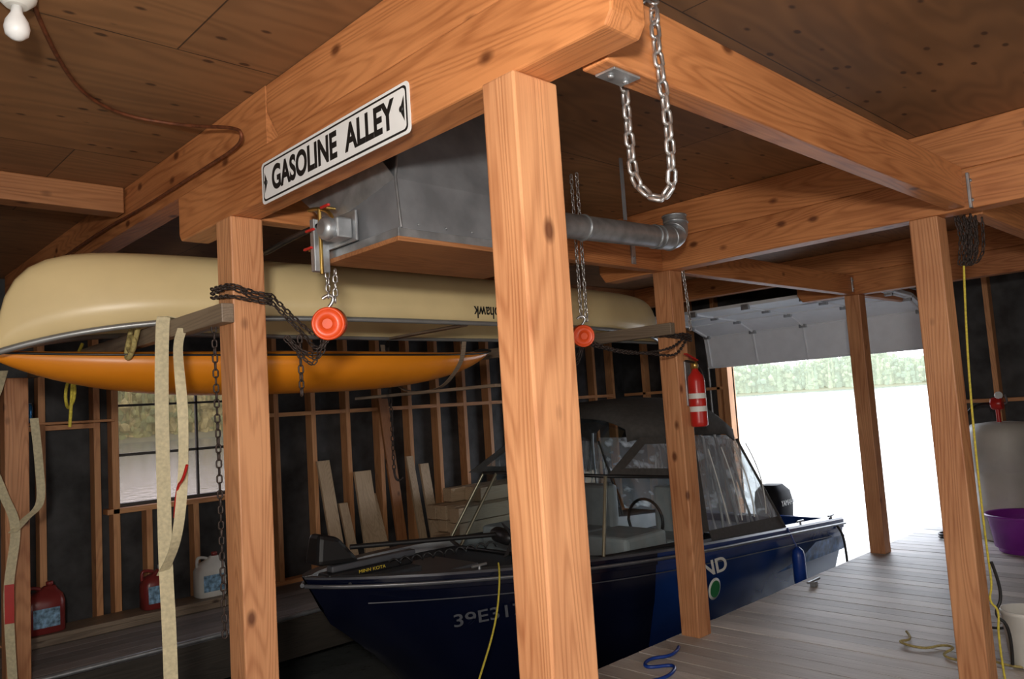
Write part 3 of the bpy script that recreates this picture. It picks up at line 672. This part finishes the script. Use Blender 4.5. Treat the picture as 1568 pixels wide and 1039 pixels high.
hd=[(2.55,4.22,.60),(2.86,4.22,.58),(2.86,4.40,.58),(2.55,4.40,.60),(2.58,4.24,.79),(2.72,4.24,.75),(2.72,4.38,.75),(2.58,4.38,.79)]
mesh('trolling_head',[(q[0]+dxx,q[1]+dyy,q[2]+dz_) for q in hd],[(0,1,2,3),(4,5,6,7),(0,1,5,4),(1,2,6,5),(2,3,7,6),(3,0,4,7)],BLACK,tm,bevel=.03)
tube('trolling_shaft',[(2.68,4.36,.76),(3.62,3.98,.72)],.016,BLACK,tm,smooth=False)
lathe('trolling_pod',[(.012,-.05),(.045,-.02),(.052,.03),(.052,.20),(.035,.26),(.01,.28)],(3.58,3.86,.71),(.35,.9,0),BLACK,tm)
for k_ in range(3):
    an=k_*2.094; d=Vector((.93*math.cos(an),-.36*math.cos(an),math.sin(an))); c=Vector((3.56,3.81,.71))
    mesh('prop_blade_%d'%k_,[c,c+d*.05+Vector((.02,.0,.02)),c+d*.13,c+d*.09-Vector((0,.02,.02))],[(0,1,2,3)],BLACK,tm,solid=.006)
tube('coil_cable',[(2.9+.02*i,4.24+.02*math.cos(i*1.6)-.004*i,.64+.025*math.sin(i*1.6)) for i in range(40)],.006,BLACK,tm)
text('arm_label','MINN KOTA',(2.93+dxx,4.218+dyy,.52+dz_),(1,0,0),(0,0,1),.2,.02,M('yellow_label',(.8,.6,.05),.5),tm,ext=.001)
bl=empty('bow_rope')
tube('line_a',[(3.42,3.80,.58),(3.36,3.72,.55),(3.2,3.6,.30),(2.95,3.5,.05),(2.75,3.4,-.1),(2.62,3.35,-.16),(2.5,3.3,-.1)],.006,YROPE,bl)

# ---------------------------------------------------------------- fire extinguisher
fe=empty('fire_extinguisher'); ex,ey=4.50,2.92
lathe('cylinder',[(.045,0),(.055,.008),(.056,.03),(.056,.30),(.05,.335),(.03,.36),(.02,.375),(.02,.39)],(ex,ey,1.36),(0,0,1),RED,fe)
lathe('label',[(.0565,.0),(.0568,.001),(.0568,.12),(.0565,.121)],(ex,ey,1.46),(0,0,1),WPL,fe); lathe('label_red',[(.0568,.0),(.0571,.001),(.0571,.05),(.0568,.051)],(ex,ey,1.495),(0,0,1),RED,fe)
lathe('valve',[(.022,0),(.024,.03),(.014,.05)],(ex,ey,1.745),(0,0,1),BRASS,fe)
mesh('handle',[(ex-.10,ey-.012,1.80),(ex+.03,ey-.012,1.78),(ex+.03,ey+.012,1.78),(ex-.10,ey+.012,1.80)],[(0,1,2,3)],BLACK,fe,solid=.008)
mesh('lever',[(ex-.10,ey-.012,1.845),(ex+.03,ey-.012,1.80),(ex+.03,ey+.012,1.80),(ex-.10,ey+.012,1.845)],[(0,1,2,3)],RED,fe,solid=.008)
tube('hose',[(ex+.02,ey,1.77),(ex+.075,ey-.01,1.74),(ex+.085,ey-.01,1.6),(ex+.07,ey-.01,1.42)],.010,BLACK,fe)
box('wall_hook',ex-.03,ex+.03,2.975,2.989,1.5,1.8,GALV,fe)
# ---------------------------------------------------------------- wall side clutter
lg=empty('low_ledge'); box('ledge_board',1.3,3.3,6.86,7.172,.05,.085,GREYW,lg); box('ledge_support',1.32,3.28,6.88,6.92,.001,.05,GREYW,lg)
def jug(x,y,mat,capm,h=.30,w=.13,d=.09):
    e=empty('jug'); z0=.087
    secs=[]
    for (t,k_) in ((0,.92),(.02,1),(.6,1),(.75,.85),(.85,.45),(.92,.28)):
        row=[]
        for i in range(17):
            an=2*math.pi*i/16; cc=math.cos(an);ss=math.sin(an)
            row.append((x+w*k_*math.copysign(abs(cc)**.5,cc)+(1-k_)*.06,y+d*k_*math.copysign(abs(ss)**.5,ss),z0+h*t))
        secs.append(row)
    loft('body',secs,mat,e); mesh('bottom',secs[0][:-1],[tuple(range(16))],mat,e)
    lathe('cap',[(.026,0),(.026,.03),(.02,.034)],(x+.045,y,z0+h*.92),(0,0,1),capm,e)
    tube('handle',[(x-.02,y,z0+h*.88),(x-.09,y,z0+h*.95),(x-.115,y,z0+h*.86),(x-.11,y,z0+h*.7)],.013,mat,e)
    box('label',x-.09,x+.09,y-d-.003,y-d-.0005,z0+.05,z0+.19,M('jug_label',(.2,.35,.5),.5,var=.8,scale=30),e,bevel=0)
jug(1.58,7.0,JUGR,JUGR,.37,.14,.10); jug(2.42,7.02,JUGR,WPL,.34,.12); jug(2.88,7.02,WPL,JUGR,.37,.13)
sh=empty('can_shelf'); box('board',1.25,2.13,7.05,7.17,1.665,1.685,STUD,sh)
def can_(x,y,z,m_):
    e=empty('drink_can'); lathe('body',[(.03,0),(.038,.008),(.038,.135),(.03,.15),(.03,.152)],(x,y,z),(0,0,1),m_,e,seg=20)
    lathe('rim',[(.031,0),(.031,.003)],(x,y,z+.152),(0,0,1),GALV,e,seg=20)
CB=M('can_blue',(.04,.2,.45),.25,.6,var=.6,scale=30)
can_(1.42,7.10,1.687,CB); can_(1.51,7.11,1.687,CB)
lbd=empty('leaning_boards')
for i,(x0,w_,h_,m_) in enumerate(((4.08,.14,1.15,PALE),(4.28,.10,.7,PALE),(4.45,.2,1.0,PALE),(4.62,.14,.75,PALE),(5.15,.09,1.1,PALE),(5.3,.12,1.0,PALE),(4.85,.12,1.75,FIRD))):
    y0_=6.90; y1_=7.165; v=[(x0,y0_,0.002),(x0+w_,y0_,0.002),(x0+w_,y0_+.035,0.002),(x0,y0_+.035,0.002)]; t=.03*(i%3-1)
    v+=[(q[0]+t,q[1]+(y1_-y0_-.035),h_) for q in v]
    mesh('board_%d'%i,v,[(0,1,2,3),(4,5,6,7),(0,1,5,4),(1,2,6,5),(2,3,7,6),(3,0,4,7)],m_['Z'],lbd,bevel=.003)
ls=empty('lumber_stack')
for r_ in range(5):
    for c_ in range(4):
        if r_==4 and c_ in(0,): continue
        L0=5.12+random.uniform(-.12,.12)+(.3 if r_==4 else 0); yb=6.12+c_*.16
        box('timber_%d_%d'%(r_,c_),L0,7.2+random.uniform(-.2,.3),yb,yb+.145,.002+r_*.15,.002+r_*.15+.143,PALE,ls,bevel=.005)
# ---------------------------------------------------------------- right side items
tk=empty('plastic_fuel_tank'); tx,ty=8.72,2.25
lathe('drum',[(.27,0),(.295,.02),(.30,.1),(.29,.30),(.30,.32),(.29,.34),(.30,.62),(.29,.64),(.30,.66),(.30,1.02),(.27,1.10),(.10,1.12)],(tx,ty,0.002),(0,0,1),M('tank_plastic',(.50,.49,.45),.5,var=.15,scale=3),tk,seg=40)
tube('pump_pipe',[(tx-.08,ty+.0,1.1),(tx-.08,ty,1.36)],.02,RED,tk); lathe('pump_body',[(.05,-.05),(.06,-.04),(.06,.04),(.05,.05)],(tx-.08,ty,1.30),(0,1,0),RED,tk)
tube('pump_crank',[(tx-.08,ty-.06,1.30),(tx-.08,ty-.1,1.30),(tx-.18,ty-.1,1.38)],.01,GALV,tk); lathe('gauge',[(.035,0),(.035,.02)],(tx-.1,ty-.02,1.38),(-.6,-.6,0),WHITE,tk)
tube('hose',[(tx-.05,ty+.05,1.30),(tx-.2,ty+.2,1.32),(tx-.27,ty+.27,1.05),(tx-.22,ty+.26,.8)],.014,BLACK,tk)
tb=empty('purple_tub'); lathe('tub',[(.20,0),(.22,.01),(.27,.28),(.30,.32),(.31,.325),(.30,.34),(.285,.33),(.25,.05),(.02,.04)],(8.1,2.0,0.002),(0,0,1),PURP,tb,seg=36)
tube('rim_handle',[(7.86,1.84,.33),(7.82,1.76,.36),(7.91,1.72,.36),(7.94,1.76,.33)],.01,PURP,tb)
bk=empty('bucket'); lathe('pail',[(.10,0),(.105,.005),(.125,.27),(.13,.275),(.13,.295),(.12,.295),(.10,.02),(.01,.015)],(4.98,1.27,0.002),(0,0,1),WPL,bk,seg=32)
tube('bail',[(4.87,1.2,.28),(4.85,1.18,.18),(4.95,1.13,.12),(5.06,1.17,.18),(5.09,1.22,.28)],.004,GALV,bk)
tube('dock_rope',[(5.2,2.0,.012),(5.05,1.9,.012),(4.95,1.98,.02),(4.9,1.8,.012),(5.05,1.75,.012),(5.0,1.65,.025),(4.85,1.7,.012),(4.8,1.55,.012),(4.95,1.5,.012),(4.85,1.35,.012),(4.95,1.15,.012),(4.8,.9,.012)],.007,WROPE)
tube('dark_rope',[(5.6,1.75,.012),(5.5,1.6,.012),(5.65,1.5,.02),(5.45,1.45,.012),(5.55,1.3,.012),(5.9,1.35,.012),(5.8,1.1,.012)],.008,BLACK)
mr=empty('mooring_line')
tube('coil',[(8.5+.12*math.cos(t)*(1+.1*math.sin(3*t)),2.75+.10*math.sin(t),.014+.004*t) for t in [i*.5 for i in range(26)]],.012,BLACK,mr)
tube('tail',[(8.6,2.8,.014),(8.9,2.9,.014),(9.2,2.7,.014),(9.4,2.75,.014)],.010,BLACK,mr)
dc=empty('dock_cleat')
tube('horn',[(5.95,3.0,.045),(6.05,3.0,.04),(6.15,3.0,.045)],.010,GALV,dc); box('foot',6.02,6.08,2.98,3.02,0,.04,GALV,dc)
tube('blue_mooring_rope',[(4.15,2.98,.015),(4.0,2.9,.015),(3.85,3.0,.02),(3.7,2.92,.015),(3.9,2.8,.015),(3.6,2.7,.015),(3.45,2.85,.015)],.010,DBLUE)

# ---------------------------------------------------------------- outdoors
mt,nt,b,out=newmat('lake_water'); b.inputs['Base Color'].default_value=(.12,.125,.12,1); b.inputs['Roughness'].default_value=.12
tc=nt.nodes.new('ShaderNodeTexCoord'); n=nt.nodes.new('ShaderNodeTexNoise'); n.inputs['Scale'].default_value=2.2; n.inputs['Detail'].default_value=4
bp=nt.nodes.new('ShaderNodeBump'); bp.inputs['Strength'].default_value=.25; bp.inputs['Distance'].default_value=.1
nt.links.new(tc.outputs['Object'],n.inputs['Vector']); nt.links.new(n.outputs['Fac'],bp.inputs['Height']); nt.links.new(bp.outputs[0],b.inputs['Normal'])
mesh('lake',[(-400,-900,-.51),(1400,-900,-.51),(1400,1200,-.51),(-400,1200,-.51)],[(0,1,2,3)],mt,loc=(0,0,0))
bmx=bmesh.new(); bmesh.ops.create_icosphere(bmx,subdivisions=1,radius=1); bv=[v.co.copy() for v in bmx.verts]; bf=[[v.index for v in f.verts] for f in bmx.faces]; bmx.free()
def trees(name,a0,a1,R,n,hmin,hmax,cols,wid):
    vs=[];fs=[];mi=[]
    for i in range(n):
        an=math.radians(random.uniform(a0,a1)); rr=R*random.uniform(1,1.12); c=Vector((rr*math.cos(an),rr*math.sin(an),0))
        env=.8+.5*noise.noise(Vector((an*14,0,0)))
        h=random.uniform(hmin,hmax)*env; con=random.random()<.55; w=random.uniform(.6,1.2)*wid
        k=random.randrange(len(cols)); K=7 if not con else 7
        for q_ in range(K):
            t=q_/(K-1)
            if con: cz=h*(.10+.86*t); ww=w*.6*(1.06-t); hh=h*.14; ox_=oy_=0
            else: cz=h*random.uniform(.2,.92); ww=w*random.uniform(.3,.55); hh=ww*1.2; ox_=random.uniform(-.8,.8)*w; oy_=random.uniform(-.8,.8)*w
            b0=len(vs)
            for v in bv:
                q=v*(1+random.uniform(-.3,.3)); vs.append((c.x+ox_+q.x*ww,c.y+oy_+q.y*ww,-.5+cz+q.z*hh))
            for f in bf: fs.append([j+b0 for j in f]); mi.append(k)
    return mesh(name,vs,fs,cols,midx=mi)
hz=(.80,.78,.50,.42)  # emission on the nearer trees, painted-in haze
TG=[M('foliage_a',(.17,.17,.06),.9,var=.5,scale=.6,haze_glow=hz),M('foliage_b',(.11,.13,.05),.9,var=.5,scale=.6,haze_glow=hz),M('foliage_c',(.24,.20,.08),.9,var=.5,scale=.6,haze_glow=hz)]
hz2=(.78,.88,.74,.62)  # paler emission that paints distance haze onto the far trees
TR=[M('far_foliage_a',(.12,.15,.08),.9,var=.3,scale=.3,haze_glow=hz2),M('far_foliage_b',(.09,.12,.07),.9,var=.3,scale=.3,haze_glow=hz2),M('far_foliage_c',(.15,.17,.09),.9,var=.3,scale=.3,haze_glow=hz2)]
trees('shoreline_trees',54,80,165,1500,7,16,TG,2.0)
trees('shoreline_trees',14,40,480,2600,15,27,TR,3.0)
bank=M('shore_bank',(.15,.14,.08),.9,haze_glow=(.7,.7,.5,.3))  # bank glows slightly, haze painted in as emission
def bankm(a0,a1,R,h):
    vs=[];fs=[]
    for i in range(41):
        an=math.radians(a0+(a1-a0)*i/40); d=Vector((math.cos(an),math.sin(an),0)); vs+=[d*R*.985+Vector((0,0,-.6)),d*R*1.0+Vector((0,0,.6)),d*R*1.25+Vector((0,0,h))]
    for i in range(40):
        for k_ in (0,1): fs.append((3*i+k_,3*i+k_+1,3*i+4+k_,3*i+3+k_))
    mesh('shore_bank',vs,fs,bank)
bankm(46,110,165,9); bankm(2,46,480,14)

# ---------------------------------------------------------------- light
w=bpy.data.worlds.new('world'); scene.world=w; w.use_nodes=True; nt=w.node_tree; nt.nodes.clear()
o=nt.nodes.new('ShaderNodeOutputWorld'); bg=nt.nodes.new('ShaderNodeBackground'); tc=nt.nodes.new('ShaderNodeTexCoord'); sp=nt.nodes.new('ShaderNodeSeparateXYZ'); cr=nt.nodes.new('ShaderNodeValToRGB')
nt.links.new(tc.outputs['Generated'],sp.inputs[0]); nt.links.new(sp.outputs[2],cr.inputs[0]); nt.links.new(cr.outputs[0],bg.inputs[0]); nt.links.new(bg.outputs[0],o.inputs[0])
cr.color_ramp.elements[0].color=(.96,.97,1,1); cr.color_ramp.elements[1].color=(.6,.75,1,1); bg.inputs[1].default_value=6.0
def area(name,loc,tgt,sx,sy,e,col):
    l=bpy.data.lights.new(name,'AREA'); l.shape='RECTANGLE'; l.size=sx; l.size_y=sy; l.energy=e; l.color=col
    ob=bpy.data.objects.new(name,l); ob.location=loc; ob.rotation_euler=(Vector(tgt)-Vector(loc)).to_track_quat('-Z','Y').to_euler(); COL.objects.link(ob)
area('flash_lamp',(-.35,-.25,1.9),(3.2,3.6,1.7),.22,.16,84,(1,.94,.86))
area('rear_fill',(-2.2,.5,1.3),(4,3.5,1.2),3.0,2.0,38,(1,.96,.91))  # added fill light, the front wall behind it has no opening
area('side_fill',(3.2,-1.9,1.2),(4.5,4,1.3),4.0,1.8,30,(1,.97,.93))  # added fill from the right
